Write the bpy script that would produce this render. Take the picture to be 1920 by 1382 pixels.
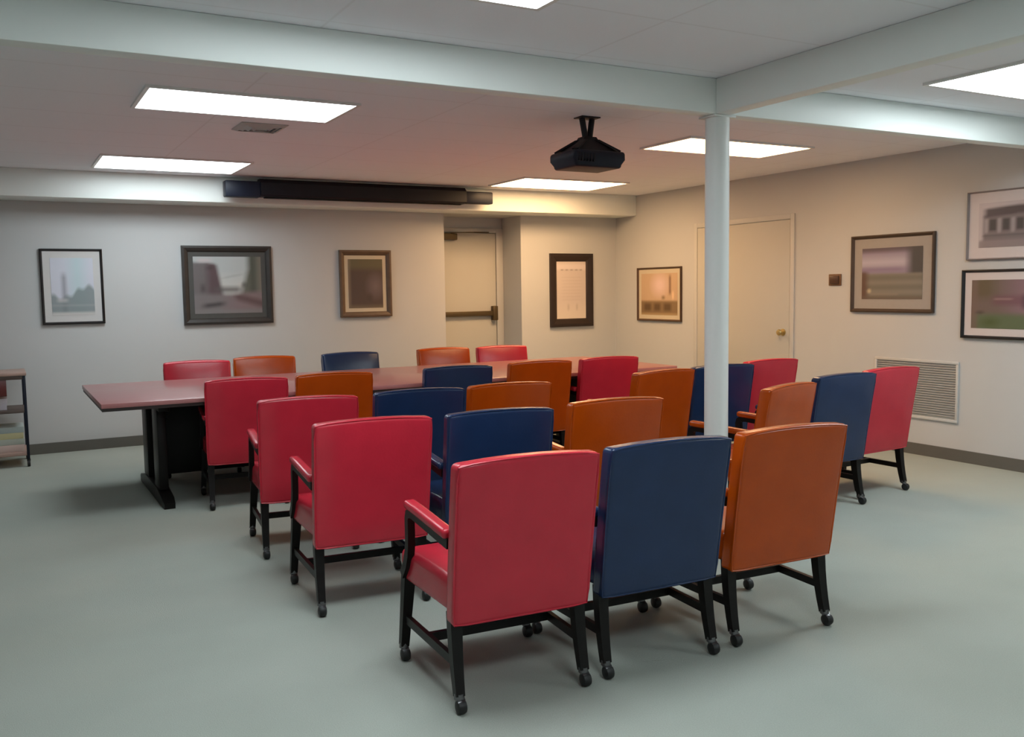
import bpy, bmesh, math, random
from mathutils import Vector, Matrix

random.seed(7)
for o in list(bpy.data.objects):
    bpy.data.objects.remove(o, do_unlink=True)
scene = bpy.context.scene
C = scene.collection
R = math.radians

# ------------------------------------------------------------------ camera
FPX, YAW, PITCH, ROLL, EYE = 1727.5, R(29.08), R(4.897), R(-0.842), 1.42
fwd = Vector((math.sin(YAW)*math.cos(PITCH), math.cos(YAW)*math.cos(PITCH), -math.sin(PITCH)))
right = Vector((math.cos(YAW), -math.sin(YAW), 0))
up = right.cross(fwd)
r2 = right*math.cos(ROLL) + up*math.sin(ROLL)
u2 = -right*math.sin(ROLL) + up*math.cos(ROLL)
cam_data = bpy.data.cameras.new('camera')
cam_data.sensor_fit = 'HORIZONTAL'
cam_data.sensor_width = 36.0
cam_data.lens = FPX/1920*36.0
cam_data.clip_start = 0.05
cam = bpy.data.objects.new('camera', cam_data)
C.objects.link(cam)
cam.matrix_world = Matrix(((r2.x, u2.x, -fwd.x, 0), (r2.y, u2.y, -fwd.y, 0), (r2.z, u2.z, -fwd.z, EYE), (0, 0, 0, 1)))
scene.camera = cam

# ------------------------------------------------------------------ world, exposure (the room is lit by its ceiling fixtures only)
world = bpy.data.worlds.new('world')
scene.world = world
world.use_nodes = True
world.node_tree.nodes['Background'].inputs[0].default_value = (0.5, 0.55, 0.6, 1)
world.node_tree.nodes['Background'].inputs[1].default_value = 0.02
vs = scene.view_settings
vs.view_transform = 'Standard'
vs.look = 'None'
vs.exposure = 0.80
vs.gamma = 1.0
vs.use_curve_mapping = False

COOL = (0.86, 0.96, 1.0)
WARM = (1.0, 0.61, 0.30)
HALFWARM = (1.0, 0.62, 0.32)
# light panels: x0, x1, y0, y1, colour, strength
PANELS = [
    (0.75, 1.87, 5.16, 5.74, COOL, 6.3, 'long white ceiling light panel at upper left, the largest on that side'),
    (0.77, 1.89, 7.78, 8.52, COOL, 6.6, 'narrow white ceiling light panel close to the left end of the projection screen case'),
    (4.52, 5.72, 7.80, 8.52, WARM, 12.3, 'warm ceiling light panel just right of the projection screen case'),
    (4.43, 5.63, 5.26, 5.82, HALFWARM, 10.2, 'bright ceiling light panel crossed by the white column'),
    (4.46, 5.62, 2.76, 3.34, COOL, 11.0, 'white ceiling light panel cut by the right edge, above the framed pictures'),
    (0.72, 1.86, 2.52, 3.11, COOL, 11.0, 'ceiling light panel barely showing at the top edge of the picture'),
    (0.72, 1.86, -0.05, 0.53, COOL, 11.5, 'ceiling light panel behind the viewer on the left'),
    (4.46, 5.62, -0.05, 0.53, COOL, 10.0, 'ceiling light panel behind the viewer on the right'),
]

# ------------------------------------------------------------------ materials
MATS = {}
def srgb(r, g, b):
    def f(c):
        c /= 255.0
        return c/12.92 if c <= 0.04045 else ((c+0.055)/1.055)**2.4
    return (f(r), f(g), f(b), 1.0)

def mat(name, col, rough=0.6, spec=0.5, metal=0.0, coat=0.0, noise=0.0, nscale=30.0, bump=0.0, bscale=200.0, col2=None):
    if name in MATS:
        return MATS[name]
    m = bpy.data.materials.new(name)
    m.use_nodes = True
    nt = m.node_tree
    b = nt.nodes['Principled BSDF']
    b.inputs['Base Color'].default_value = col
    b.inputs['Roughness'].default_value = rough
    b.inputs['Specular IOR Level'].default_value = spec
    b.inputs['Metallic'].default_value = metal
    b.inputs['Coat Weight'].default_value = coat
    b.inputs['Coat Roughness'].default_value = 0.15
    tc = nt.nodes.new('ShaderNodeTexCoord')
    if noise > 0 or col2:
        n = nt.nodes.new('ShaderNodeTexNoise')
        n.inputs['Scale'].default_value = nscale
        n.inputs['Detail'].default_value = 5
        nt.links.new(tc.outputs['Object'], n.inputs['Vector'])
        mx = nt.nodes.new('ShaderNodeMix')
        mx.data_type = 'RGBA'
        a = col2 if col2 else tuple(c*(1-noise) for c in col[:3])+(1,)
        z = col if col2 else tuple(min(1, c*(1+noise)) for c in col[:3])+(1,)
        mx.inputs[6].default_value = a
        mx.inputs[7].default_value = z
        nt.links.new(n.outputs['Fac'], mx.inputs[0])
        nt.links.new(mx.outputs[2], b.inputs['Base Color'])
    if bump > 0:
        n2 = nt.nodes.new('ShaderNodeTexNoise')
        n2.inputs['Scale'].default_value = bscale
        n2.inputs['Detail'].default_value = 3
        nt.links.new(tc.outputs['Object'], n2.inputs['Vector'])
        bp = nt.nodes.new('ShaderNodeBump')
        bp.inputs['Strength'].default_value = bump
        bp.inputs['Distance'].default_value = 0.004
        nt.links.new(n2.outputs['Fac'], bp.inputs['Height'])
        nt.links.new(bp.outputs['Normal'], b.inputs['Normal'])
    MATS[name] = m
    return m

M_WALL = mat('wall_paint', (0.545, 0.555, 0.555, 1), 0.75, 0.3, noise=0.03, nscale=2.0, bump=0.05, bscale=120)
M_BEAM = mat('beam_paint', (0.84, 0.88, 0.85, 1), 0.5, 0.5, noise=0.02, nscale=3.0)
M_COL = mat('column_paint', (0.72, 0.73, 0.70, 1), 0.45, 0.5, noise=0.02, nscale=6.0)
M_DOOR = mat('door_paint', (0.53, 0.52, 0.475, 1), 0.55, 0.4, noise=0.02, nscale=4.0)
M_TRIMP = mat('trim_paint', (0.555, 0.555, 0.54, 1), 0.5, 0.4, noise=0.02, nscale=4.0)
M_BASE = mat('vinyl_base', (0.12, 0.115, 0.10, 1), 0.5, 0.5, noise=0.1, nscale=5.0)
M_WHITE = mat('white_enamel', (0.75, 0.75, 0.73, 1), 0.4, 0.5, noise=0.01, nscale=8)
M_WOOD = mat('dark_wood', (0.0045, 0.0035, 0.003, 1), 0.42, 0.25, noise=0.4, nscale=18)
M_BRASS = mat('brass', (0.55, 0.42, 0.18, 1), 0.35, 0.5, metal=0.8, noise=0.05)
M_BRONZE = mat('bronze_metal', (0.10, 0.07, 0.032, 1), 0.45, 0.5, metal=0.5, noise=0.1)
M_STEEL = mat('steel', (0.16, 0.16, 0.165, 1), 0.3, 0.5, metal=0.9, noise=0.05)
M_BLACK = mat('black_plastic', (0.006, 0.006, 0.010, 1), 0.5, 0.3, noise=0.2, nscale=12)
M_NAVYMET = mat('navy_metal', (0.007, 0.010, 0.022, 1), 0.45, 0.3, noise=0.2, nscale=12)
M_RUBBER = mat('rubber', (0.012, 0.012, 0.012, 1), 0.5, 0.4, noise=0.1)
M_GRILLE = mat('grey_enamel', (0.46, 0.46, 0.44, 1), 0.5, 0.4, noise=0.03)
M_THERMO = mat('brown_plastic', (0.17, 0.09, 0.045, 1), 0.5, 0.4, noise=0.1)

LEATHER = {
    'red': mat('red_leather', (0.50, 0.022, 0.042, 1), 0.24, 0.4, noise=0.12, nscale=9, bump=0.12, bscale=90),
    'navy': mat('navy_leather', (0.011, 0.027, 0.078, 1), 0.24, 0.4, noise=0.15, nscale=9, bump=0.12, bscale=90),
    'tan': mat('tan_leather', (0.41, 0.058, 0.001, 1), 0.24, 0.4, noise=0.15, nscale=9, bump=0.12, bscale=90),
}

def carpet_material():
    m = bpy.data.materials.new('carpet')
    m.use_nodes = True
    nt = m.node_tree
    b = nt.nodes['Principled BSDF']
    b.inputs['Roughness'].default_value = 0.95
    b.inputs['Specular IOR Level'].default_value = 0.1
    tc = nt.nodes.new('ShaderNodeTexCoord')
    n1 = nt.nodes.new('ShaderNodeTexNoise'); n1.inputs['Scale'].default_value = 220; n1.inputs['Detail'].default_value = 4
    n2 = nt.nodes.new('ShaderNodeTexNoise'); n2.inputs['Scale'].default_value = 1.3; n2.inputs['Detail'].default_value = 3
    for n in (n1, n2):
        nt.links.new(tc.outputs['Object'], n.inputs['Vector'])
    mx = nt.nodes.new('ShaderNodeMix'); mx.data_type = 'RGBA'
    mx.inputs[6].default_value = (0.325, 0.352, 0.310, 1)
    mx.inputs[7].default_value = (0.405, 0.432, 0.385, 1)
    nt.links.new(n2.outputs['Fac'], mx.inputs[0])
    mx2 = nt.nodes.new('ShaderNodeMix'); mx2.data_type = 'RGBA'; mx2.blend_type = 'MULTIPLY'
    mx2.inputs[0].default_value = 0.35
    nt.links.new(mx.outputs[2], mx2.inputs[6])
    cr = nt.nodes.new('ShaderNodeValToRGB')
    cr.color_ramp.elements[0].position = 0.3; cr.color_ramp.elements[0].color = (0.7, 0.7, 0.7, 1)
    cr.color_ramp.elements[1].position = 0.7; cr.color_ramp.elements[1].color = (1, 1, 1, 1)
    nt.links.new(n1.outputs['Fac'], cr.inputs[0])
    nt.links.new(cr.outputs[0], mx2.inputs[7])
    nt.links.new(mx2.outputs[2], b.inputs['Base Color'])
    bp = nt.nodes.new('ShaderNodeBump'); bp.inputs['Strength'].default_value = 0.4; bp.inputs['Distance'].default_value = 0.004
    nt.links.new(n1.outputs['Fac'], bp.inputs['Height'])
    nt.links.new(bp.outputs['Normal'], b.inputs['Normal'])
    return m

def ceiling_material():
    m = bpy.data.materials.new('ceiling_tile')
    m.use_nodes = True
    nt = m.node_tree
    b = nt.nodes['Principled BSDF']
    b.inputs['Roughness'].default_value = 0.9
    b.inputs['Specular IOR Level'].default_value = 0.15
    tc = nt.nodes.new('ShaderNodeTexCoord')
    br = nt.nodes.new('ShaderNodeTexBrick')
    br.offset = 0.0
    br.inputs['Scale'].default_value = 1.0
    br.inputs['Brick Width'].default_value = 1.22
    br.inputs['Row Height'].default_value = 0.61
    br.inputs['Mortar Size'].default_value = 0.008
    br.inputs['Mortar Smooth'].default_value = 0.5
    br.inputs['Color1'].default_value = (0.90, 0.92, 0.97, 1)
    br.inputs['Color2'].default_value = (0.89, 0.91, 0.96, 1)
    br.inputs['Mortar'].default_value = (0.83, 0.84, 0.88, 1)
    nt.links.new(tc.outputs['Object'], br.inputs['Vector'])
    nt.links.new(br.outputs['Color'], b.inputs['Base Color'])
    n1 = nt.nodes.new('ShaderNodeTexNoise'); n1.inputs['Scale'].default_value = 90
    nt.links.new(tc.outputs['Object'], n1.inputs['Vector'])
    bp = nt.nodes.new('ShaderNodeBump'); bp.inputs['Strength'].default_value = 0.15; bp.inputs['Distance'].default_value = 0.003
    nt.links.new(n1.outputs['Fac'], bp.inputs['Height'])
    nt.links.new(bp.outputs['Normal'], b.inputs['Normal'])
    return m

def tabletop_material():
    m = bpy.data.materials.new('mahogany_laminate')
    m.use_nodes = True
    nt = m.node_tree
    b = nt.nodes['Principled BSDF']
    b.inputs['Roughness'].default_value = 0.30
    b.inputs['Specular IOR Level'].default_value = 0.5
    b.inputs['Coat Weight'].default_value = 0.25
    b.inputs['Coat Roughness'].default_value = 0.12
    tc = nt.nodes.new('ShaderNodeTexCoord')
    mp = nt.nodes.new('ShaderNodeMapping'); mp.inputs['Scale'].default_value = (1.2, 22, 4)
    n1 = nt.nodes.new('ShaderNodeTexNoise'); n1.inputs['Scale'].default_value = 2.5; n1.inputs['Detail'].default_value = 6
    nt.links.new(tc.outputs['Object'], mp.inputs['Vector'])
    nt.links.new(mp.outputs['Vector'], n1.inputs['Vector'])
    mx = nt.nodes.new('ShaderNodeMix'); mx.data_type = 'RGBA'
    mx.inputs[6].default_value = (0.34, 0.125, 0.125, 1)
    mx.inputs[7].default_value = (0.42, 0.175, 0.165, 1)
    nt.links.new(n1.outputs['Fac'], mx.inputs[0])
    nt.links.new(mx.outputs[2], b.inputs['Base Color'])
    return m

M_CARPET, M_CEIL, M_TABLE = carpet_material(), ceiling_material(), tabletop_material()

def emit_material(name, col, strength):
    m = bpy.data.materials.new(name)
    m.use_nodes = True
    nt = m.node_tree
    nt.nodes.remove(nt.nodes['Principled BSDF'])
    e = nt.nodes.new('ShaderNodeEmission')
    e.inputs[0].default_value = (*col, 1)
    e.inputs[1].default_value = strength
    nt.links.new(e.outputs[0], nt.nodes['Material Output'].inputs[0])
    return m

def print_material():
    m = bpy.data.materials.new('printed_paper')
    m.use_nodes = True
    nt = m.node_tree
    b = nt.nodes['Principled BSDF']
    a = nt.nodes.new('ShaderNodeAttribute'); a.attribute_name = 'Col'
    nt.links.new(a.outputs['Color'], b.inputs['Base Color'])
    b.inputs['Roughness'].default_value = 0.5
    b.inputs['Coat Weight'].default_value = 0.25
    b.inputs['Coat Roughness'].default_value = 0.15
    return m
M_PRINT = print_material()

# ------------------------------------------------------------------ mesh helpers
def finish(bm, name, m, parent=None, smooth=40, loc=None):
    me = bpy.data.meshes.new(name)
    bmesh.ops.recalc_face_normals(bm, faces=bm.faces[:])
    if smooth:
        for f in bm.faces:
            f.smooth = True
    bm.to_mesh(me)
    bm.free()
    if smooth:
        me.set_sharp_from_angle(angle=R(smooth))
    me.materials.append(m)
    return link(name, me, parent, loc)

def link(name, me, parent=None, loc=None):
    o = bpy.data.objects.new(name, me)
    C.objects.link(o)
    if parent:
        o.parent = parent
    if loc:
        o.location = loc
    return o

def empty(name, loc=(0, 0, 0), rz=0.0):
    o = bpy.data.objects.new(name, None)
    o.empty_display_size = 0.1
    C.objects.link(o)
    o.location = loc
    o.rotation_euler = (0, 0, rz)
    return o

def tag(o, label=None, cat=None, group=None, kind=None):
    if label: o['label'] = label
    if cat: o['category'] = cat
    if group: o['group'] = group
    if kind: o['kind'] = kind
    return o

def box(bm, x0, x1, y0, y1, z0, z1, bevel=0.0, seg=2):
    r = bmesh.ops.create_cube(bm, size=1.0)
    vs_ = r['verts']
    for v in vs_:
        v.co = Vector(((x0+x1)/2 + v.co.x*(x1-x0), (y0+y1)/2 + v.co.y*(y1-y0), (z0+z1)/2 + v.co.z*(z1-z0)))
    if bevel > 0:
        es = list({e for v in vs_ for e in v.link_edges})
        bmesh.ops.bevel(bm, geom=es, offset=bevel, segments=seg, profile=0.5, affect='EDGES')

def boxobj(name, m, dims, parent=None, bevel=0.0, seg=2):
    bm = bmesh.new()
    box(bm, *dims, bevel=bevel, seg=seg)
    return finish(bm, name, m, parent, 40 if bevel else 0)

def frame_basis(d, upv):
    d = d.normalized()
    s = d.cross(upv)
    if s.length < 1e-4:
        s = d.cross(Vector((1, 0, 0)))
    s.normalize()
    return s, s.cross(d).normalized()

def sweep(bm, pts, sizes, n=4, upv=Vector((0, 0, 1)), rot=math.pi/4):
    """sweep an n-gon (n=4: rectangle) along pts; sizes: (half width, half height) at each point"""
    pts = [Vector(p) for p in pts]
    rings = []
    for i, p in enumerate(pts):
        d = (pts[min(i+1, len(pts)-1)] - pts[max(i-1, 0)])
        s, u = frame_basis(d, upv)
        a, b = sizes[i] if isinstance(sizes, list) else sizes
        ring = []
        for k in range(n):
            t = 2*math.pi*k/n + rot
            cx, cy = math.cos(t), math.sin(t)
            if n == 4:
                cx, cy = math.copysign(1, cx), math.copysign(1, cy)
            ring.append(bm.verts.new(p + s*(a*cx) + u*(b*cy)))
        rings.append(ring)
    for i in range(len(rings)-1):
        for k in range(n):
            bm.faces.new((rings[i][k], rings[i][(k+1) % n], rings[i+1][(k+1) % n], rings[i+1][k]))
    bm.faces.new(rings[0][::-1])
    bm.faces.new(rings[-1])

def bez(p0, p1, p2, p3, n=8):
    p0, p1, p2, p3 = map(Vector, (p0, p1, p2, p3))
    return [((1-t)**3)*p0 + 3*((1-t)**2)*t*p1 + 3*(1-t)*t*t*p2 + t**3*p3 for t in [i/n for i in range(n+1)]]

def cyl(bm, p0, p1, r0, r1=None, n=16):
    sweep(bm, [p0, p1], [(r0, r0), (r1 if r1 is not None else r0,)*2], n=n, rot=0)

def lathe(bm, prof, n=24, center=(0, 0, 0), axis='z'):
    rings = []
    for r, h in prof:
        ring = []
        for k in range(n):
            t = 2*math.pi*k/n
            a, b = r*math.cos(t), r*math.sin(t)
            co = {'z': (a, b, h), 'y': (a, h, b), 'x': (h, a, b)}[axis]
            ring.append(bm.verts.new(Vector(center) + Vector(co)))
        rings.append(ring)
    for i in range(len(rings)-1):
        for k in range(n):
            bm.faces.new((rings[i][k], rings[i][(k+1) % n], rings[i+1][(k+1) % n], rings[i+1][k]))
    bm.faces.new(rings[0][::-1])
    bm.faces.new(rings[-1])

def rounded_grid(bm, a, b, c, r, deform, nmid=4):
    """closed rounded box of half sizes a,b,c, corner radius r, each vertex passed through deform"""
    def axis(h):
        e = [-h, -h+r*0.25, -h+r*0.6, -h+r]
        mid = [(-h+r) + (2*h-2*r)*i/nmid for i in range(1, nmid)]
        return e + mid + [-v for v in e[::-1]]
    X, Y, Z = axis(a), axis(b), axis(c)
    cache = {}
    def vert(i, j, k):
        key = (i, j, k)
        if key not in cache:
            q = Vector((X[i], Y[j], Z[k]))
            inn = Vector((max(-a+r, min(a-r, q.x)), max(-b+r, min(b-r, q.y)), max(-c+r, min(c-r, q.z))))
            d = q - inn
            if d.length > 1e-9:
                q = inn + d.normalized()*r
            cache[key] = bm.verts.new(deform(q))
        return cache[key]
    nx, ny, nz = len(X)-1, len(Y)-1, len(Z)-1
    for i in range(nx):
        for j in range(ny):
            for k in (0, nz):
                bm.faces.new((vert(i, j, k), vert(i+1, j, k), vert(i+1, j+1, k), vert(i, j+1, k)))
    for i in range(nx):
        for k in range(nz):
            for j in (0, ny):
                bm.faces.new((vert(i, j, k), vert(i+1, j, k), vert(i+1, j, k+1), vert(i, j, k+1)))
    for j in range(ny):
        for k in range(nz):
            for i in (0, nx):
                bm.faces.new((vert(i, j, k), vert(i, j+1, k), vert(i, j+1, k+1), vert(i, j, k+1)))

def copy_tree(o, parent=None):
    c = o.copy()
    C.objects.link(c)
    c.parent = parent
    for ch in list(o.children):
        copy_tree(ch, c)
    return c

# ------------------------------------------------------------------ room shell
XL, XR, YF, YB, H = -2.2, 6.64, -1.8, 9.28, 2.50
SOF_Y, SOF_Z = 8.87, 2.265
AX0, AX1, AD, AZ = 4.33, 5.30, 0.46, 2.265      # door alcove in the back wall
T = 0.12

def struct(o, label=None):
    o['kind'] = 'structure'
    if label:
        o['label'] = label
    return o

struct(boxobj('floor', M_CARPET, (XL-T, XR+T, YF-T, YB+AD+T, -0.10, 0.0)), 'grey green carpet floor')
struct(boxobj('ceiling', M_CEIL, (XL-T, XR+T, YF-T, YB+AD+T, H, H+0.10)), 'pinkish grey ceiling with pale tiles')
bm = bmesh.new()
box(bm, XL-T, AX0, YB, YB+T, 0, H)
box(bm, AX1, XR+T, YB, YB+T, 0, H)
box(bm, AX0, AX1, YB, YB+T, AZ, H)
box(bm, AX0-T, AX0, YB+T, YB+AD, 0, H)
box(bm, AX1, AX1+T, YB+T, YB+AD, 0, H)
box(bm, AX0-T, AX1+T, YB+AD, YB+AD+T, 0, H)
box(bm, AX0, AX1, YB+T, YB+AD, AZ, AZ+0.1)
struct(finish(bm, 'wall_back', M_WALL, None, 0), 'pale painted back wall with a recessed door niche')
struct(boxobj('wall_right', M_WALL, (XR, XR+T, YF-T, YB+T, 0, H)), 'pale tan painted right wall')
struct(boxobj('wall_left', M_WALL, (XL-T, XL, YF-T, YB+T, 0, H)))
struct(boxobj('wall_front', M_WALL, (XL-T, XR+T, YF-T, YF, 0, H)))

# beams and the soffit over the back wall
BZ, BW = 2.32, 0.10
struct(boxobj('trim_1', M_BEAM, (XL, XR, 3.76, 3.76+BW, BZ, H), bevel=0.006), 'pale green ceiling beam running across the room')
struct(boxobj('trim_2', M_BEAM, (3.33, 3.33+BW, YF, 3.76, BZ, H), bevel=0.006), 'pale green ceiling beam running towards the viewer')
struct(boxobj('trim_3', M_BEAM, (XL, XR, SOF_Y, YB, SOF_Z, H), bevel=0.006), 'boxed pale soffit along the top of the back wall')

# dark vinyl base strips
def base(name, segs):
    bm = bmesh.new()
    for s in segs:
        box(bm, *s)
    struct(finish(bm, name, M_BASE, None, 0), 'dark vinyl base strip')
bh, bt = 0.095, 0.012
base('baseboard_back', [(XL, AX0, YB-bt, YB, 0, bh), (AX1, XR, YB-bt, YB, 0, bh)])
DY0, DY1 = 6.38, 7.82           # double door in the right wall, frame included
base('baseboard_right', [(XR-bt, XR, YF, DY0, 0, bh), (XR-bt, XR, DY1, YB-bt, 0, bh)])
base('baseboard_left', [(XL, XL+bt, YF, YB-bt, 0, bh)])

# door in the right wall: frame, two leaves, knob
d = empty('door_1', (XR, 7.1, 0)); struct(d, 'tan painted double door in the right wall behind the column')
bm = bmesh.new()
fw = 0.05
box(bm, -0.014, 0.0, DY0-7.1, DY0-7.1+fw, 0, 2.10, 0.004)
box(bm, -0.014, 0.0, DY1-7.1-fw, DY1-7.1, 0, 2.10, 0.004)
box(bm, -0.014, 0.0, DY0-7.1+fw, DY1-7.1-fw, 2.05, 2.10, 0.004)
finish(bm, 'door_frame', M_TRIMP, d)
lf = boxobj('door_leaf', M_DOOR, (-0.012, 0.0, DY0-7.1+fw+0.004, 7.352-7.1, 0.008, 2.046), d, 0.003)
boxobj('door_leaf', M_DOOR, (-0.012, 0.0, 7.358-7.1, DY1-7.1-fw-0.004, 0.008, 2.046), d, 0.003)
bm = bmesh.new()
lathe(bm, [(0.034, -0.012), (0.034, -0.018), (0.014, -0.022), (0.012, -0.045), (0.026, -0.055), (0.031, -0.068), (0.024, -0.080), (0.006, -0.084)], 20, (0, 6.51-7.1, 0.97), 'x')
finish(bm, 'door_knob', M_BRASS, lf)

# exit door in the back niche
dy = YB+AD
d = empty('door_2', (4.8, dy, 0)); struct(d, 'tan exit door with push bar recessed in the back wall')
bm = bmesh.new()
box(bm, AX0-4.8, AX0-4.8+0.05, -0.03, 0.0, 0, 2.14, 0.004)
box(bm, AX1-4.8-0.09, AX1-4.8, -0.03, 0.0, 0, 2.14, 0.004)
box(bm, AX0-4.8+0.05, AX1-4.8-0.09, -0.03, 0.0, 2.09, 2.14, 0.004)
finish(bm, 'door_frame', M_TRIMP, d)
lf = boxobj('door_leaf', M_DOOR, (AX0-4.8+0.055, AX1-4.8-0.095, -0.018, 0.0, 0.008, 2.085), d, 0.003)
bm = bmesh.new()
box(bm, -0.34, 0.38, -0.075, -0.045, 1.115, 1.172, 0.006)
box(bm, -0.36, -0.30, -0.075, -0.018, 1.115, 1.175, 0.006)
finish(bm, 'push_bar', M_BRONZE, lf)
boxobj('latch_case', M_BRONZE, (0.33, 0.395, -0.085, -0.018, 1.06, 1.23), lf, 0.008)
bm = bmesh.new()
box(bm, -0.38, -0.12, -0.08, -0.018, 2.00, 2.075, 0.008)
sweep(bm, [(-0.2, -0.06, 2.082), (0.05, -0.16, 2.086), (0.30, -0.04, 2.095)], (0.012, 0.005))
finish(bm, 'door_closer', M_BRONZE, lf)

# ------------------------------------------------------------------ ceiling lights
for i, (x0, x1, y0, y1, col, st, lab) in enumerate(PANELS):
    cx, cy = (x0+x1)/2, (y0+y1)/2
    t = empty('ceiling_light', (cx, cy, H))
    tag(t, lab, 'ceiling light', 'ceiling light panels')
    hx, hy = (x1-x0)/2, (y1-y0)/2
    bm = bmesh.new()
    e = 0.022
    box(bm, -hx-e, hx+e, -hy-e, -hy, -0.014, 0.0)
    box(bm, -hx-e, hx+e, hy, hy+e, -0.014, 0.0)
    box(bm, -hx-e, -hx, -hy, hy, -0.014, 0.0)
    box(bm, hx, hx+e, -hy, hy, -0.014, 0.0)
    finish(bm, 'frame', M_WHITE, t, 0)
    boxobj('diffuser', emit_material('lit_diffuser_%d' % i, col, st), (-hx, hx, -hy, hy, -0.010, -0.002), t)

# ------------------------------------------------------------------ steel column under the beam crossing
t = empty('support_column', (3.395, 3.82, 0))
tag(t, 'white round steel column under the ceiling beams, between the chairs', 'column')
bm = bmesh.new(); cyl(bm, (0, 0, 0.012), (0, 0, BZ-0.012), 0.064, n=40); finish(bm, 'shaft', M_COL, t)
boxobj('base_plate', M_COL, (-0.10, 0.10, -0.10, 0.10, 0, 0.012), t, 0.002)
boxobj('cap_plate', M_COL, (-0.075, 0.075, -0.062, 0.062, BZ-0.012, BZ), t, 0.002)

# ------------------------------------------------------------------ conference table
TX0, TX1, TY0, TY1, TZ = 0.53, 5.09, 6.22, 7.68, 0.745
t = empty('conference_table', ((TX0+TX1)/2, (TY0+TY1)/2, 0))
tag(t, 'long reddish mahogany conference table on dark trestle legs', 'table')
lx, ly = (TX1-TX0)/2, (TY1-TY0)/2
top = boxobj('tabletop', M_TABLE, (-lx, lx, -ly, ly, TZ-0.030, TZ), t, 0.004)
boxobj('edge_band', mat('black_edge', (0.018, 0.010, 0.008, 1), 0.4, 0.5, noise=0.2), (-lx+0.006, lx-0.006, -ly+0.006, ly-0.006, TZ-0.050, TZ-0.030), t)
for x in (0.93, 2.45, 4.70):
    bx = x-(TX0+TX1)/2
    tr = empty('trestle', (bx, 0, 0)); tr.parent = t
    bm = bmesh.new()
    sweep(bm, [(0, -0.58, 0.018), (0, -0.5, 0.034), (0, -0.30, 0.05), (0, 0.30, 0.05), (0, 0.5, 0.034), (0, 0.58, 0.018)],
          [(0.035, 0.018), (0.04, 0.030), (0.04, 0.046), (0.04, 0.046), (0.04, 0.030), (0.035, 0.018)])
    finish(bm, 'foot', M_WOOD, tr, 30)
    for y in (-0.26, 0.26):
        boxobj('post', M_WOOD, (-0.03, 0.03, y-0.11, y+0.11, 0.09, TZ-0.10), tr, 0.006)
    boxobj('rail', M_WOOD, (-0.035, 0.035, -0.52, 0.52, TZ-0.10, TZ-0.050), tr, 0.005)
for xa, xb in ((0.97, 2.41), (2.49, 4.66)):
    boxobj('modesty_panel', M_WOOD, (xa-(TX0+TX1)/2, xb-(TX0+TX1)/2, -0.015, 0.015, 0.13, TZ-0.05), t, 0.003)

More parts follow.
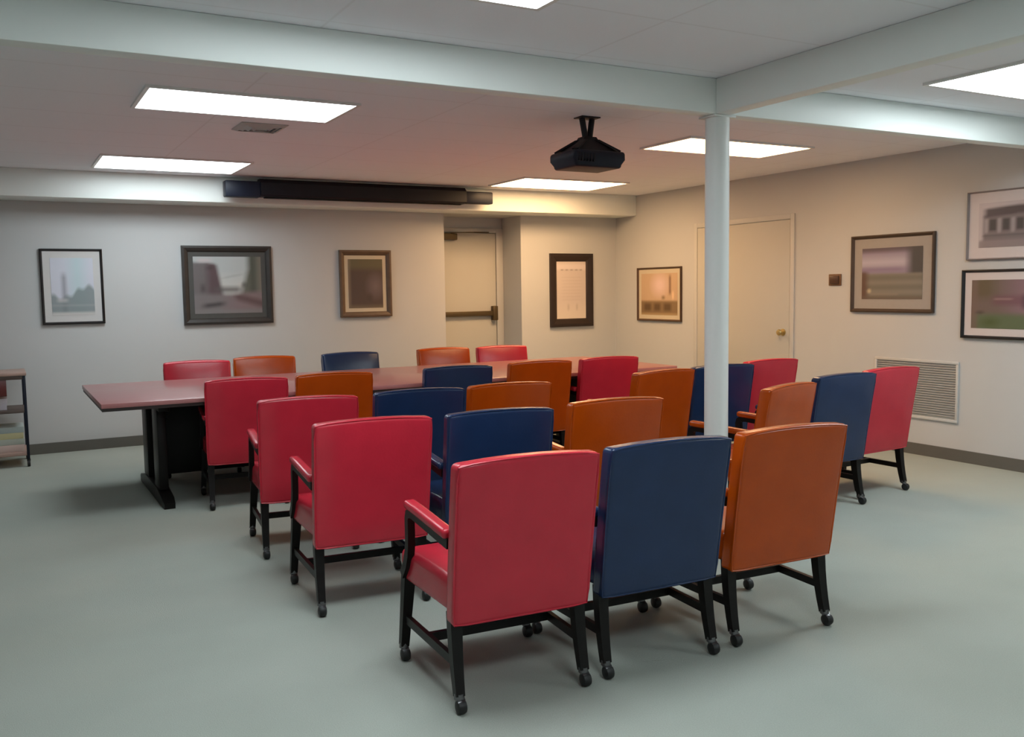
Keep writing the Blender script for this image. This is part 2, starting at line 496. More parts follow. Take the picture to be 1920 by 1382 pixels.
# ------------------------------------------------------------------ armchairs
def make_chair(colour):
    L = LEATHER[colour]
    t = empty('armchair')
    # seat: box cushion, wider at the front, crowned on top
    bm = bmesh.new()
    def dseat(q):
        w = 1.0 + 0.05*(q.y/0.235)
        z = q.z
        if q.z > 0:
            z += 0.018*(1-(q.x/0.262)**2)*(1-(q.y/0.235)**2)
        return Vector((q.x*w, q.y+0.035, z+0.378))
    rounded_grid(bm, 0.252, 0.235, 0.062, 0.026, dseat)
    finish(bm, 'seat', L, t, 60)
    # backrest: leaning slab with softly arched top
    bh2 = 0.282
    def dback(q):
        s = (q.z+bh2)/(2*bh2)
        x = q.x*(0.985+0.02*s)
        z = q.z + 0.012*s*(1-(q.x/0.262)**2)
        cr = 0.012*(1-(q.x/0.265)**2)*(1-(q.z/bh2)**2)
        y = q.y + (cr if q.y > 0 else -cr*0.45) - 0.232 - 0.066*s - 0.02*s*s
        return Vector((x, y, z+0.307+bh2-0.012))
    bm = bmesh.new()
    rounded_grid(bm, 0.264, 0.038, bh2, 0.019, dback, 5)
    bk = finish(bm, 'backrest', L, t, 60)
    # piping around the rear panel
    bm = bmesh.new()
    path = []
    cr_ = 0.014
    W_, Hh = 0.262, bh2-0.004
    loop = [(-W_, -Hh), (W_, -Hh), (W_, Hh), (-W_, Hh)]
    N = 10
    for i in range(4):
        a, b = loop[i], loop[(i+1) % 4]
        for k in range(N):
            f = k/N
            path.append((a[0]+(b[0]-a[0])*f, a[1]+(b[1]-a[1])*f))
    pts = []
    for x, z in path:
        dx = max(0, abs(x)-(W_-cr_)); dz = max(0, abs(z)-(Hh-cr_))
        if dx > 0 and dz > 0:
            l = math.hypot(dx, dz)
            x = math.copysign((W_-cr_)+dx/l*cr_, x); z = math.copysign((Hh-cr_)+dz/l*cr_, z)
        pts.append(dback(Vector((x, -0.0315, z))))
    pts.append(pts[0])
    sweep(bm, pts, (0.0045, 0.0045), n=6)
    finish(bm, 'piping', L, bk, 60)
    # legs with casters
    def leg(x, y0, y1, xt):
        bm = bmesh.new()
        pts_, sz = [], []
        for k in range(6):
            f = k/5
            yy = y0 + (y1-y0)*(f**1.8 if y1 < 0 else f)
            pts_.append((xt+(x-xt)*f, yy, 0.335-f*(0.335-0.056)))
            s = 0.022-0.006*f
            sz.append((s, s))
        sweep(bm, pts_, sz, upv=Vector((0, 1, 0)))
        lg = finish(bm, 'leg', M_WOOD, t, 30)
        bm = bmesh.new()
        cyl(bm, (x, y1, 0.066), (x, y1, 0.048), 0.017, 0.019, 14)
        sweep(bm, [(x, y1, 0.050), (x, y1-0.012, 0.045), (x, y1-0.016, 0.026)], (0.015, 0.006))
        lathe(bm, [(0.012, -0.018), (0.022, -0.014), (0.025, -0.006), (0.025, 0.006), (0.022, 0.014), (0.012, 0.018)], 18, (x, y1-0.016, 0.0255), 'x')
        cs = finish(bm, 'caster', M_RUBBER, lg, 40)
        cs.data.materials.append(M_STEEL)
        for p in cs.data.polygons:
            if p.center.z > 0.045:
                p.material_index = 1
    for s in (-1, 1):
        leg(s*0.262, 0.240, 0.255, s*0.242)
        leg(s*0.240, -0.222, -0.262, s*0.236)
    # H stretcher
    for s in (-1, 1):
        bm = bmesh.new()
        sweep(bm, [(s*0.253, 0.245, 0.165), (s*0.240, -0.240, 0.165)], (0.009, 0.016))
        finish(bm, 'stretcher', M_WOOD, t, 30)
    bm = bmesh.new()
    sweep(bm, [(-0.247, 0.02, 0.165), (0.247, 0.02, 0.165)], (0.009, 0.016))
    finish(bm, 'stretcher', M_WOOD, t, 30)
    # arms: curved dark support, padded top
    for s in (-1, 1):
        bm = bmesh.new()
        pth = [(s*0.252, -0.235, 0.575), (s*0.256, -0.10, 0.588), (s*0.258, 0.06, 0.600)]
        pth += bez((s*0.258, 0.10, 0.604), (s*0.258, 0.235, 0.615), (s*0.262, 0.075, 0.49), (s*0.262, 0.225, 0.345), 9)
        sz = [(0.018, 0.012)]*3 + [(0.018, 0.014)]*10
        sweep(bm, pth, sz, upv=Vector((s, 0.0, 0.0)))
        a = finish(bm, 'arm', M_WOOD, t, 40)
        bm = bmesh.new()
        def darm(q, s=s):
            f = (q.y+0.2)/0.4
            return Vector((q.x + s*(0.253+0.005*f), q.y-0.035, q.z+0.607+0.026*f - 0.010*max(0, f-0.8)*5*max(0, f-0.8)))
        rounded_grid(bm, 0.025, 0.20, 0.017, 0.014, darm)
        finish(bm, 'arm_pad', L, a, 60)
    return t

protos, used = {k: make_chair(k) for k in LEATHER}, set()
WORD = {'red': 'red', 'navy': 'navy blue', 'tan': 'tan brown'}
def chair(colour, x, ytop, ang, label, group, facing=1):
    """x and ytop: where the middle of the back's top edge stands on the floor plan"""
    if colour in used:
        o = copy_tree(protos[colour])
    else:
        used.add(colour); o = protos[colour]
    a = R(ang) + (0 if facing == 1 else math.pi)
    off = Vector((0, 0.325, 0)); off.rotate(Matrix.Rotation(a, 3, 'Z'))
    o.location = (x+off.x, ytop+off.y, 0)
    o.rotation_euler = (0, 0, a)
    tag(o, label, 'chair', group)

G1 = 'leather armchairs in rows'
G2 = 'leather armchairs along the near side of the table'
G3 = 'leather armchairs along the far side of the table'
CH = [
    ('red', 1.525, 2.64, -4, 'red leather armchair nearest the viewer, its whole back in view', G1),
    ('navy', 2.11, 2.62, -3, 'navy blue leather armchair of the front row between the red and the tan one', G1),
    ('tan', 2.72, 2.61, -3, 'tan leather armchair at the right end of the front row', G1),
    ('red', 1.41, 3.79, -5, 'red leather armchair at the left end of the second row from the viewer', G1),
    ('navy', 2.01, 3.73, -6, 'navy leather armchair in the second row just beyond the nearest red back', G1),
    ('tan', 2.69, 3.76, -5, 'tan leather armchair in the second row left of the white column', G1),
    ('red', 1.42, 4.79, -8, 'red leather armchair at the left end of the third row from the viewer', G1),
    ('navy', 2.06, 4.78, -5, 'navy leather armchair in the third row between a red and a tan chair', G1),
    ('tan', 2.64, 4.77, -6, 'tan leather armchair in the third row, middle of the picture', G1),
    ('tan', 3.87, 3.74, 16, 'tan leather armchair just right of the white column, second row', G1),
    ('navy', 4.59, 3.98, 2, 'navy leather armchair right of the column beside the far right red chair', G1),
    ('red', 5.17, 4.10, 3, 'red leather armchair farthest right, in front of the wall grille', G1),
    ('tan', 3.90, 4.90, 6, 'tan leather armchair left of the column in the row before the table', G1),
    ('navy', 4.48, 4.97, -3, 'navy leather armchair partly hidden behind the white column', G1),
    ('red', 5.085, 5.11, 2, 'red leather armchair right of the column below the door knob', G1),
    ('red', 1.40, 6.10, -7, 'red leather armchair at the left end of the near side of the table', G2),
    ('tan', 2.00, 6.11, -6, 'tan leather armchair second from left on the near side of the table', G2),
    ('navy', 2.93, 6.08, -5, 'navy leather armchair at the middle of the near side of the table', G2),
    ('tan', 3.65, 6.11, -5, 'tan leather armchair second from right on the near side of the table', G2),
    ('red', 4.30, 6.11, -4, 'red leather armchair at the right end of the near side of the table', G2),
    ('red', 1.43, 7.98, -8, 'red leather armchair at the left end of the far side of the table', G3),
    ('tan', 2.03, 8.14, -8, 'tan leather armchair second from left on the far side of the table', G3),
    ('navy', 2.81, 8.12, -2, 'navy leather armchair below the small upright picture, far side of the table', G3),
    ('tan', 3.76, 8.14, -4, 'tan leather armchair in front of the exit door, left of a red one', G3),
    ('red', 4.34, 8.02, -5, 'red leather armchair at the right end of the far side, before the exit door', G3),
]
for c_ in CH:
    chair(*c_, facing=-1 if c_[5] == G3 else 1)

# ------------------------------------------------------------------ projection screen case on the soffit
t = empty('projection_screen', (3.25, 8.73, 2.39))
tag(t, 'black roll-up projection screen case mounted along the soffit', 'projection screen')
bm = bmesh.new()
prof = [(-0.062, -0.075), (0.062, -0.075), (0.07, -0.05), (0.07, 0.07), (0.05, 0.088), (-0.03, 0.088), (-0.07, 0.05), (-0.07, -0.06)]
def prism(bm, prof, x0, x1):
    A = [bm.verts.new((x0, y, z)) for y, z in prof]; B = [bm.verts.new((x1, y, z)) for y, z in prof]
    n = len(prof)
    for k in range(n):
        bm.faces.new((A[k], A[(k+1) % n], B[(k+1) % n], B[k]))
    bm.faces.new(A[::-1]); bm.faces.new(B)
prism(bm, prof, -1.06, 1.06)
finish(bm, 'case', M_BLACK, t, 20)
boxobj('end_housing', M_NAVYMET, (-1.38, -1.06, -0.06, 0.06, -0.085, 0.062), t, 0.012)
boxobj('end_housing', M_NAVYMET, (1.06, 1.38, -0.05, 0.05, -0.07, 0.055), t, 0.012)
boxobj('slot_bar', M_RUBBER, (-1.02, 1.02, -0.02, 0.02, -0.088, -0.075), t, 0.004)
for x in (-1.2, -0.95, 0.95, 1.2):
    boxobj('bracket', M_NAVYMET, (x-0.025, x+0.025, 0.05, 0.14, -0.04, 0.05), t, 0.003)

# ------------------------------------------------------------------ projector on its ceiling mount
PX, PY = 3.33, 4.96
t = empty('projector', (PX, PY, 2.17), R(0))
tag(t, 'dark ceiling projector hanging from a black mount', 'projector')
bm = bmesh.new()
def dproj(q):
    k = 1.0-0.10*(1 if q.z < 0 else 0)
    return Vector((q.x*k, q.y*k, q.z+0.055))
rounded_grid(bm, 0.195, 0.150, 0.052, 0.022, dproj, 2)
bd = finish(bm, 'body', M_NAVYMET, t, 50)
bm = bmesh.new(); lathe(bm, [(0.042, 0.13), (0.042, 0.170), (0.034, 0.172), (0.030, 0.163)], 20, (0.08, 0, 0.06), 'y'); finish(bm, 'lens', M_BLACK, bd)
for k in range(6):
    boxobj('vent_slat', M_BLACK, (-0.165+k*0.022, -0.153+k*0.022, -0.153, -0.140, 0.035, 0.085), bd)
bm = bmesh.new()
for sx in (-1, 1):
    for sy in (-1, 1):
        sweep(bm, [(0, 0, 0.185), (sx*0.06, sy*0.045, 0.180), (sx*0.17, sy*0.12, 0.108)], (0.022, 0.006))
for (a0, b0, z0, a1, b1, z1) in ((0.155, 0.115, 0.106, 0.055, 0.045, 0.185), (0.055, 0.045, 0.185, 0.045, 0.036, 0.205)):
    lo = [bm.verts.new((sx*a0, sy*b0, z0)) for sx, sy in ((-1, -1), (1, -1), (1, 1), (-1, 1))]
    hi = [bm.verts.new((sx*a1, sy*b1, z1)) for sx, sy in ((-1, -1), (1, -1), (1, 1), (-1, 1))]
    for k in range(4):
        bm.faces.new((lo[k], lo[(k+1) % 4], hi[(k+1) % 4], hi[k]))
    bm.faces.new(lo[::-1]); bm.faces.new(hi)
finish(bm, 'mount_plate', M_BLACK, t, 30)
bm = bmesh.new()
cyl(bm, (-0.012, 0, 0.19), (-0.040, 0, 0.325), 0.019, n=12)
finish(bm, 'mount_rod', M_BLACK, t)
bm = bmesh.new()
cyl(bm, (0.016, 0, 0.19), (0.036, 0, 0.325), 0.019, n=12)
finish(bm, 'mount_rod', M_BLACK, t)
boxobj('ceiling_plate', M_BLACK, (-0.07, 0.07, -0.05, 0.05, 0.322, 0.33), t, 0.002)

# ------------------------------------------------------------------ ceiling diffuser
t = empty('ceiling_diffuser', (1.56, 6.14, H))
tag(t, 'small dull ceiling air diffuser between the two left light panels', 'air vent')
for k in range(4):
    h0 = 0.15-k*0.036
    bm = bmesh.new()
    for a, b in (((-h0, -h0), (h0, -h0)), ((h0, -h0), (h0, h0)), ((h0, h0), (-h0, h0)), ((-h0, h0), (-h0, -h0))):
        i0 = 0.78
        v = [bm.verts.new((a[0], a[1], -0.002-0.003*k)), bm.verts.new((b[0], b[1], -0.002-0.003*k)),
             bm.verts.new((b[0]*i0, b[1]*i0, -0.014-0.003*k)), bm.verts.new((a[0]*i0, a[1]*i0, -0.014-0.003*k))]
        bm.faces.new(v)
    bmesh.ops.remove_doubles(bm, verts=bm.verts[:], dist=1e-5)
    bmesh.ops.solidify(bm, geom=bm.faces[:], thickness=0.002)
    finish(bm, 'vane', M_GRILLE, t, 0)

# ------------------------------------------------------------------ framed pictures
def soft(d, w):
    return max(0.0, min(1.0, 0.5 - d/w))
def lerp(a, b, t):
    return tuple(x+(y-x)*t for x, y in zip(a, b))
def col8(r, g, b):
    return srgb(r, g, b)[:3]

def picture(label, axis, at, u0, u1, z0, z1, fcol, fw, mcol, mw, paint, frame_depth=0.025, inner=None, tilt=0.0):
    """axis 'y': hangs on the back wall (u = x); axis 'x': on the right wall (u = y, mirrored so u grows to the viewer's right)"""
    w, h = u1-u0, z1-z0
    t = empty('framed_picture', ((u0+u1)/2, at, (z0+z1)/2) if axis == 'y' else (at, (u0+u1)/2, (z0+z1)/2), 0 if axis == 'y' else -math.pi/2)
    tag(t, label, 'picture', 'framed pictures on the walls')
    hw, hh = w/2, h/2
    bm = bmesh.new()
    # mitred moulding: outer edge, raised lip, inner edge
    prof = [(0.0, 0.0), (0.0, -frame_depth), (fw*0.35, -frame_depth-0.004), (fw*0.8, -frame_depth+0.008), (fw, -0.010), (fw, 0.0)]
    rings = []
    for o_, y in prof:
        rings.append([bm.verts.new((sx*(hw-o_), y, sz*(hh-o_))) for sx, sz in ((-1, -1), (1, -1), (1, 1), (-1, 1))])
    for i in range(len(rings)):
        A, B = rings[i], rings[(i+1) % len(rings)]
        for k in range(4):
            bm.faces.new((A[k], A[(k+1) % 4], B[(k+1) % 4], B[k]))
    finish(bm, 'frame', fcol, t, 0)
    iw, ih = hw-fw*0.9, hh-fw*0.9
    if mw > 0:
        mt = boxobj('mat_board', mcol, (-iw, iw, -0.008, -0.001, -ih, ih), t)
        if inner:
            bm = bmesh.new()
            e, q = mw*0.8, mw
            for (a, b, c, d_) in ((-1, 1, -1, -1),):
                pass
            xo, zo, xi, zi = iw-e, ih-e, iw-q-0.004, ih-q-0.004
            box(bm, -xo, xo, -0.0095, -0.008, -zo, -zi)
            box(bm, -xo, xo, -0.0095, -0.008, zi, zo)
            box(bm, -xo, -xi, -0.0095, -0.008, -zi, zi)
            box(bm, xi, xo, -0.0095, -0.008, -zi, zi)
            finish(bm, 'inner_mat', inner, mt, 0)
    pw, ph = iw-mw, ih-mw
    nx = 56; nz = max(20, int(nx*ph/pw))
    me = bpy.data.meshes.new('print')
    verts = [(-pw+2*pw*i/nx, 0, -ph+2*ph*j/nz) for j in range(nz+1) for i in range(nx+1)]
    faces = [(j*(nx+1)+i, j*(nx+1)+i+1, (j+1)*(nx+1)+i+1, (j+1)*(nx+1)+i) for j in range(nz) for i in range(nx)]
    me.from_pydata(verts, [], faces)
    ca = me.color_attributes.new('Col', 'FLOAT_COLOR', 'POINT')
    for k in range(len(verts)):
        i, j = k % (nx+1), k//(nx+1)
        ca.data[k].color = (*paint(i/nx, j/nz), 1.0)
    me.materials.append(M_PRINT)
    link('print', me, t, (0, -0.0105 if mw > 0 else -0.009, 0))
    return t

F_BLACK = mat('black_frame', (0.008, 0.006, 0.007, 1), 0.35, 0.5, noise=0.2)
F_DARK = mat('charcoal_frame', (0.035, 0.030, 0.027, 1), 0.5, 0.4, noise=0.25, nscale=14)
F_BROWN = mat('brown_frame', (0.075, 0.038, 0.018, 1), 0.4, 0.5, noise=0.25, nscale=14)
F_TAUPE = mat('taupe_frame', (0.13, 0.085, 0.055, 1), 0.45, 0.4, noise=0.25, nscale=14)
F_ESP = mat('espresso_frame', (0.022, 0.012, 0.009, 1), 0.4, 0.5, noise=0.25, nscale=14)
F_TAUPE2 = mat('umber_frame', (0.065, 0.042, 0.028, 1), 0.45, 0.4, noise=0.25, nscale=14)
F_SILV = mat('silver_frame', (0.30, 0.26, 0.25, 1), 0.35, 0.5, metal=0.3, noise=0.05)
P_WHITE = mat('white_mat', (0.62, 0.61, 0.60, 1), 0.8, 0.2, noise=0.02)
P_CREAM = mat('cream_mat', (0.60, 0.53, 0.40, 1), 0.8, 0.2, noise=0.02)
P_GREY = mat('grey_mat', (0.36, 0.335, 0.31, 1), 0.8, 0.2, noise=0.03)
P_DKGREY = mat('dark_grey_mat', (0.085, 0.085, 0.08, 1), 0.8, 0.2, noise=0.05)
P_PINK = mat('pale_mat', (0.62, 0.56, 0.55, 1), 0.8, 0.2, noise=0.02)

def p_steeple(u, v):
    c = lerp(col8(205, 208, 220), col8(190, 210, 216), soft(abs(u-0.62)-0.15, 0.3))
    tower = soft(abs(u-0.30)-0.05, 0.10)*soft(v-0.72, 0.12)
    c = lerp(c, col8(140, 140, 152), tower*0.8)
    trees = soft(v-(0.40-0.10*math.sin(u*5+0.4)+0.03*math.sin(u*23)), 0.08)
    c = lerp(c, col8(122, 134, 134), trees*0.85)
    c = lerp(c, col8(190, 188, 190), soft(abs(v-0.26)-0.03, 0.05)*soft(abs(u-0.25)-0.12, 0.1)*0.8)
    c = lerp(c, col8(165, 166, 168), soft(abs(v-0.17)-0.015, 0.04)*0.6)
    return lerp(c, col8(200, 198, 196), soft(v-0.05, 0.05))
def p_street(u, v):
    c = lerp(col8(176, 182, 182), col8(192, 194, 190), soft(v-0.62, 0.3))
    c = lerp(c, col8(140, 142, 142), soft(abs(v-0.64-0.22*(u-0.5)**1)-0.006, 0.05)*soft(abs(u-0.56)-0.16, 0.15)*0.6)
    # houses down the left side, stepping towards the street's end
    edge = 0.34 + 0.16*(0.85-v)
    left = soft(u-edge, 0.07)*soft(v-(0.90-0.25*max(0, u-0.2)), 0.06)
    hc = lerp(col8(104, 98, 99), col8(86, 68, 72), soft(0.20-u, 0.12))
    hc = lerp(hc, col8(64, 58, 58), soft(abs(u-0.13)-0.03, 0.06)*soft(abs(v-0.44)-0.07, 0.1)*0.8)
    hc = lerp(hc, col8(66, 54, 56), soft(abs(u-0.24)-0.05, 0.08)*soft(abs(v-0.80)-0.03, 0.06)*0.8)
    c = lerp(c, hc, left)
    c = lerp(c, col8(196, 184, 186), soft(abs(u-0.16)-0.10, 0.1)*soft(abs(v-0.93)-0.03, 0.05)*0.8)
    # trees and fronts on the right
    redge = 0.80 - 0.24*max(0.0, (0.78-v))
    rc = lerp(col8(92, 94, 84), col8(70, 74, 64), soft(abs(u-0.87)-0.04, 0.1))
    rc = lerp(rc, col8(112, 106, 96), soft(0.95-u, 0.08))
    c = lerp(c, rc, soft(redge-u, 0.10))
    c = lerp(c, col8(52, 52, 48), soft(math.hypot((u-0.74)*1.0, (v-0.50)*0.8)-0.03, 0.07)*0.8)
    # end of the street and the roadway
    c = lerp(c, col8(86, 82, 82), soft(abs(v-0.42)-0.05, 0.08)*soft(abs(u-0.50)-0.20, 0.15)*0.8)
    g = soft(v-(0.34+0.10*max(0, u-0.55)), 0.09)
    gc = lerp(col8(116, 110, 111), col8(124, 106, 108), soft(0.5-u, 0.3))
    gc = lerp(gc, col8(86, 64, 64), soft(abs(v-(0.26-0.35*(u-0.72)))-0.06, 0.09)*soft(0.60-u, 0.1)*0.85)
    gc = lerp(gc, col8(52, 50, 50), soft(abs(v-(0.15+0.12*(u-0.25)))-0.035, 0.06)*soft(abs(u-0.28)-0.15, 0.12)*0.9)
    gc = lerp(gc, col8(122, 120, 120), soft(v-0.07, 0.05)*0.7)
    return lerp(c, gc, g)
def p_dark(u, v):
    c = lerp(col8(78, 62, 54), col8(112, 96, 96), soft(math.hypot(u-0.78, v-0.45)-0.18, 0.3))
    c = lerp(c, col8(100, 92, 62), soft(0.80-v, 0.12)*0.9)
    c = lerp(c, col8(62, 48, 40), soft(math.hypot(u-0.62, v-0.22)-0.06, 0.12)*0.7)
    c = lerp(c, col8(130, 116, 98), soft(u-0.06, 0.08)*0.7)
    return lerp(c, col8(116, 102, 80), soft(v-0.05, 0.08)*0.8)
def p_certificate(u, v):
    c = lerp(col8(206, 194, 188), col8(220, 208, 196), soft(v-0.2, 0.3))
    c = lerp(c, col8(226, 214, 212), soft(abs(v-0.90)-0.05, 0.05)*0.7)
    c = lerp(c, col8(140, 126, 120), soft(abs(v-0.845)-0.008, 0.02)*soft(abs(u-0.5)-0.36, 0.06)*(0.6+0.4*math.sin(u*40)))
    for k in range(8):
        vv = 0.72-0.055*k
        c = lerp(c, col8(176, 164, 156), soft(abs(v-vv)-0.004, 0.018)*soft(abs(u-0.5)-0.32, 0.1)*0.35)
    for uu in (0.40, 0.68):
        c = lerp(c, col8(150, 138, 128), soft(abs(u-uu)-0.02, 0.07)*soft(abs(v-0.21)-0.05, 0.06)*0.5)
    return c
def p_interior(u, v):
    c = lerp(col8(196, 168, 138), col8(222, 196, 190), soft(math.hypot((u-0.52)*1.2, v-0.72)-0.22, 0.3))
    c = lerp(c, col8(108, 72, 50), soft(abs(u-0.80-0.0*v)-0.02, 0.05)*soft(abs(v-0.72)-0.22, 0.1))
    c = lerp(c, col8(236, 206, 170), soft(abs(u-0.88)-0.02, 0.05)*soft(abs(v-0.47)-0.09, 0.1))
    c = lerp(c, col8(140, 116, 84), soft(abs(u-0.62)-0.04, 0.06)*soft(abs(v-0.42)-0.04, 0.06))
    bench = soft(v-0.34, 0.05)
    c = lerp(c, col8(132, 108, 76), bench)
    for uu, ww in ((0.18, 0.10), (0.45, 0.09), (0.73, 0.10)):
        c = lerp(c, col8(88, 66, 38), soft(abs(u-uu)-ww, 0.08)*soft(abs(v-0.19)-0.09, 0.08)*0.9)
    return lerp(c, col8(190, 164, 120), soft(v-0.04, 0.05)*0.6)
def p_lake(u, v):
    c = lerp(col8(140, 130, 150), col8(178, 172, 188), soft(abs(v-0.72)-0.10, 0.2)*soft(u-0.8, 0.2))
    c = lerp(c, col8(128, 110, 140), soft(abs(v-0.58)-0.03, 0.08)*soft(u-0.75, 0.3)*0.9)
    c = lerp(c, col8(92, 78, 84), soft(0.92-v, 0.08)*0.9)
    c = lerp(c, col8(72, 70, 70), soft(0.78-u, 0.14)*soft(0.46-v, 0.06))
    land = soft(v-0.50, 0.05)
    c = lerp(c, lerp(col8(128, 124, 114), col8(112, 108, 98), 0.5+0.5*math.sin(v*34)), land)
    c = lerp(c, col8(92, 66, 54), soft(u-0.10, 0.1)*soft(v-0.54, 0.06)*0.9)
    c = lerp(c, col8(196, 182, 150), soft(math.hypot((u-0.13), (v-0.16)*0.8)-0.025, 0.05))
    c = lerp(c, col8(150, 138, 126), soft(abs(v-0.09)-0.01, 0.03)*soft(abs(u-0.38)-0.24, 0.05)*0.7)
    return lerp(c, col8(104, 90, 78), soft(v-0.06, 0.05)*0.7)
def p_porch(u, v):
    c = col8(190, 178, 180)
    roof = soft(abs(v-0.76-0.10*min(u, 0.5))-0.10, 0.06)*soft(0.08-u, 0.08)
    body = soft(v-0.72, 0.05)*soft(0.06-u, 0.04)
    c = lerp(c, col8(120, 110, 114), body)
    c = lerp(c, col8(74, 64, 70), roof)
    for uu in (0.10, 0.27, 0.44, 0.62, 0.80):
        c = lerp(c, col8(160, 152, 154), soft(abs(u-uu)-0.022, 0.03)*soft(abs(v-0.48)-0.16, 0.05)*0.9)
    for uu in (0.185, 0.355, 0.53, 0.71, 0.89):
        c = lerp(c, col8(52, 52, 56), soft(abs(u-uu)-0.045, 0.03)*soft(abs(v-0.50)-0.13, 0.05)*0.9)
    c = lerp(c, col8(88, 84, 86), soft(abs(v-0.26)-0.015, 0.04)*body)
    c = lerp(c, col8(140, 128, 130), soft(v-0.16, 0.06)*0.9)
    return lerp(c, col8(196, 186, 186), soft(0.03-u, 0.03)*0+soft(u-0.01, 0.02))
def p_barn(u, v):
    c = lerp(col8(112, 96, 90), col8(140, 108, 120), soft(0.5-u, 0.4))
    c = lerp(c, col8(96, 84, 62), soft(u-0.26, 0.14)*soft(0.62-v, 0.2)*0.9)
    c = lerp(c, col8(112, 74, 84), soft(abs(v-0.58)-0.10, 0.1)*soft(abs(u-0.42)-0.18, 0.1)*0.7)
    c = lerp(c, col8(170, 140, 138), soft(abs(v-0.60)-0.012, 0.03)*soft(abs(u-0.36)-0.10, 0.05)*0.7)
    c = lerp(c, col8(74, 50, 66), soft(abs(u-0.60)-0.03, 0.06)*soft(abs(v-0.56)-0.14, 0.1)*0.9)
    c = lerp(c, col8(92, 104, 76), soft(v-0.30, 0.12))
    c = lerp(c, col8(74, 88, 48), soft(math.hypot(u-0.22, v-0.13)-0.08, 0.14)*0.9)
    c = lerp(c, col8(116, 96, 88), soft(u-0.07, 0.05)*0.8)
    return lerp(c, col8(66, 56, 46), soft(math.hypot(u-0.10, (v-0.33)*1.4)-0.04, 0.07)*0.8)

wy = YB-0.001
picture('narrow black framed print of a pale steeple on white paper, leftmost on the back wall', 'y', wy, 0.35, 0.865, 1.165, 1.845, F_BLACK, 0.022, P_WHITE, 0.062, p_steeple)
picture('wide charcoal framed street scene with dark houses on the back wall', 'y', wy, 1.56, 2.415, 1.125, 1.885, F_DARK, 0.060, P_DKGREY, 0.050, p_street, 0.03)
picture('small taupe framed upright dark picture with cream mat left of the exit door', 'y', wy, 3.12, 3.69, 1.155, 1.855, F_TAUPE, 0.055, P_CREAM, 0.045, p_dark, 0.03)
picture('espresso framed white certificate right of the exit door', 'y', wy, 5.68, 6.28, 0.97, 1.835, F_ESP, 0.095, None, 0.0, p_certificate, 0.03)
wx = XR-0.001
picture('thin brown framed picture with cream mat near the room corner left of the column', 'x', wx, 8.03, 8.83, 1.035, 1.65, F_BROWN, 0.022, P_CREAM, 0.05, p_interior)
picture('brown framed grey landscape with wide beige mat beside the thermostat', 'x', wx, 4.87, 5.70, 1.18, 1.84, F_TAUPE2, 0.030, P_GREY, 0.085, p_lake, 0.025)
picture('silver framed porch picture with wide pale mat, upper of the right edge pair', 'x', wx, 3.78, 4.59, 1.595, 2.115, F_SILV, 0.012, P_PINK, 0.080, p_porch)
picture('thin black framed garden picture with pale mat, lower of the pair at the right edge', 'x', wx, 3.74, 4.62, 0.99, 1.52, F_BLACK, 0.022, P_PINK, 0.060, p_barn)

# ------------------------------------------------------------------ wall fittings
t = empty('thermostat', (XR, 5.89, 1.465), -math.pi/2)
tag(t, 'small brown wall thermostat left of the grey landscape picture', 'thermostat')
boxobj('base_plate', M_THERMO, (-0.070, 0.070, -0.012, 0.0, -0.052, 0.052), t, 0.004)
boxobj('cover', mat('dark_brown_plastic', (0.075, 0.035, 0.018, 1), 0.4, 0.5, noise=0.1), (-0.045, 0.055, -0.032, -0.012, -0.035, 0.036), t, 0.008)

t = empty('return_grille', (XR, 5.035, 0.55), -math.pi/2)
tag(t, 'grey louvred return air grille low on the right wall behind a red chair', 'air vent')
bm = bmesh.new()
gw, gh, e = 0.40, 0.245, 0.022
box(bm, -gw, gw, -0.016, 0, -gh, -gh+e, 0.003); box(bm, -gw, gw, -0.016, 0, gh-e, gh, 0.003)
box(bm, -gw, -gw+e, -0.016, 0, -gh+e, gh-e, 0.003); box(bm, gw-e, gw, -0.016, 0, -gh+e, gh-e, 0.003)
finish(bm, 'frame', M_TRIMP, t)
boxobj('backing', M_GRILLE, (-gw+e, gw-e, -0.003, 0.0, -gh+e, gh-e), t)
bm = bmesh.new()
nsl = 22
sl = None
for k in range(nsl):
    z = -gh+e+0.01+(2*gh-2*e-0.02)*(k+0.5)/nsl
    if sl is None:
        bm = bmesh.new()
        sweep(bm, [(-gw+e, -0.008, 0), (gw-e, -0.008, 0)], (0.0075, 0.0012))
        bmesh.ops.rotate(bm, verts=bm.verts[:], cent=(0, -0.008, 0), matrix=Matrix.Rotation(R(-32), 3, 'X'))
        o = finish(bm, 'slat', M_GRILLE, t, 0, (0, 0, z))
        sl = o.data
    else:
        link('slat', sl, t, (0, 0, z))

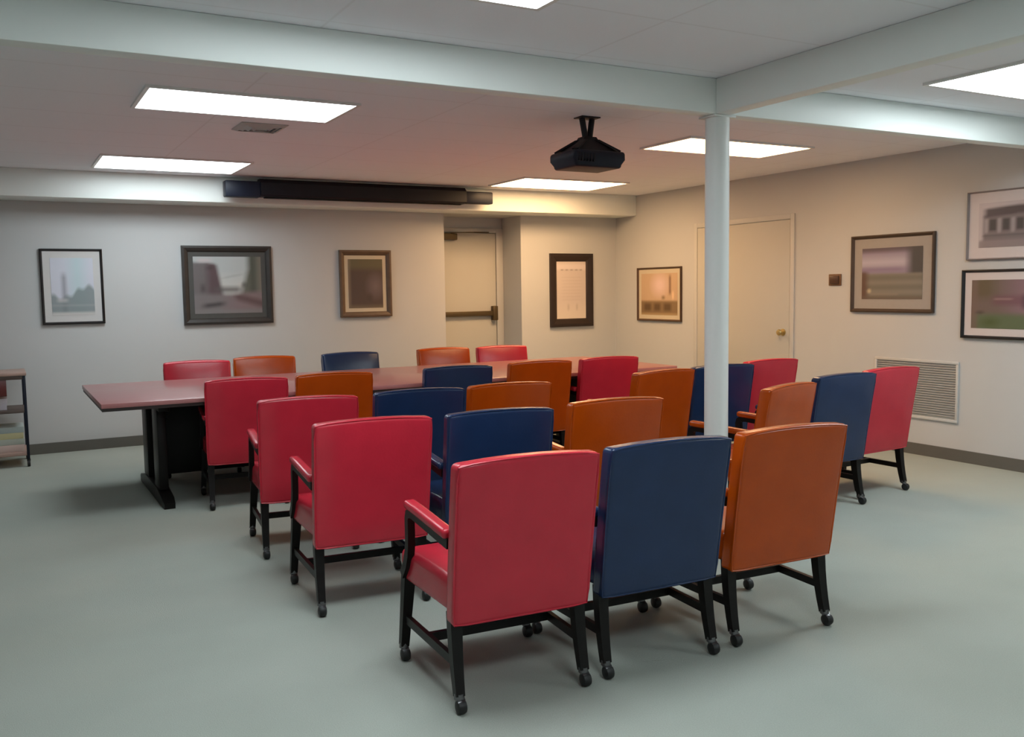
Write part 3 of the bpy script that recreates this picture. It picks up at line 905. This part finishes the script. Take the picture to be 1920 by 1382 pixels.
# ------------------------------------------------------------------ utility cart at the left edge
t = empty('utility_cart', (-0.17, 8.87, 0))
tag(t, 'small rolling cart with brown top and dark metal posts at the left edge', 'cart')
M_CARTTOP = mat('cart_top', (0.36, 0.24, 0.20, 1), 0.4, 0.5, noise=0.12, nscale=10)
M_SHELF = mat('cart_shelf', (0.09, 0.065, 0.055, 1), 0.5, 0.4, noise=0.15)
cw, cd = 0.34, 0.22
boxobj('top', M_CARTTOP, (-cw-0.01, cw+0.01, -cd-0.01, cd+0.01, 0.765, 0.795), t, 0.006)
boxobj('apron', M_SHELF, (-cw, cw, -cd, cd, 0.735, 0.765), t, 0.003)
boxobj('shelf', M_SHELF, (-cw, cw, -cd, cd, 0.455, 0.480), t, 0.003)
boxobj('shelf', M_CARTTOP, (-cw, cw, -cd, cd, 0.095, 0.125), t, 0.003)
dr = boxobj('drawer', mat('oxblood_drawer', (0.10, 0.018, 0.016, 1), 0.4, 0.5, noise=0.15), (-0.30, 0.20, -cd+0.004, cd-0.02, 0.60, 0.735), t, 0.004)
bm = bmesh.new(); lathe(bm, [(0.006, -cd+0.004), (0.006, -cd-0.012), (0.014, -cd-0.018), (0.012, -cd-0.028)], 14, (-0.05, 0, 0.668), 'y'); finish(bm, 'knob', M_STEEL, dr)
for sx in (-1, 1):
    for sy in (-1, 1):
        x, y = sx*(cw-0.008), sy*(cd-0.008)
        p = boxobj('post', M_NAVYMET, (x-0.011, x+0.011, y-0.011, y+0.011, 0.062, 0.765), t, 0.002)
        bm = bmesh.new()
        cyl(bm, (x, y, 0.065), (x, y, 0.045), 0.014, n=12)
        lathe(bm, [(0.015, -0.012), (0.027, -0.010), (0.027, 0.010), (0.015, 0.012)], 16, (x, y, 0.0272), 'x')
        finish(bm, 'caster', M_RUBBER, p)
def reams(cx, z0, cols, label, w=0.15, dd=0.12):
    g = empty('paper_stack', (cx, 8.85, z0)); tag(g, label, 'paper')
    z = 0.0
    for i, (h, c) in enumerate(cols):
        boxobj('ream', mat('paper_%d_%d_%d' % c, srgb(*c), 0.8, 0.2, noise=0.03), (-w+0.006*(i % 2), w-0.005*((i+1) % 2), -dd, dd, z, z+h), g, 0.002)
        z += h
reams(-0.12, 0.480, [(0.05, (190, 188, 198)), (0.045, (200, 196, 204))], 'pale stack of paper on the middle shelf of the cart')
reams(-0.06, 0.125, [(0.06, (200, 180, 172)), (0.05, (176, 182, 172)), (0.05, (196, 190, 150)), (0.05, (170, 182, 180))], 'striped stack of coloured paper on the bottom shelf of the cart', 0.20, 0.15)
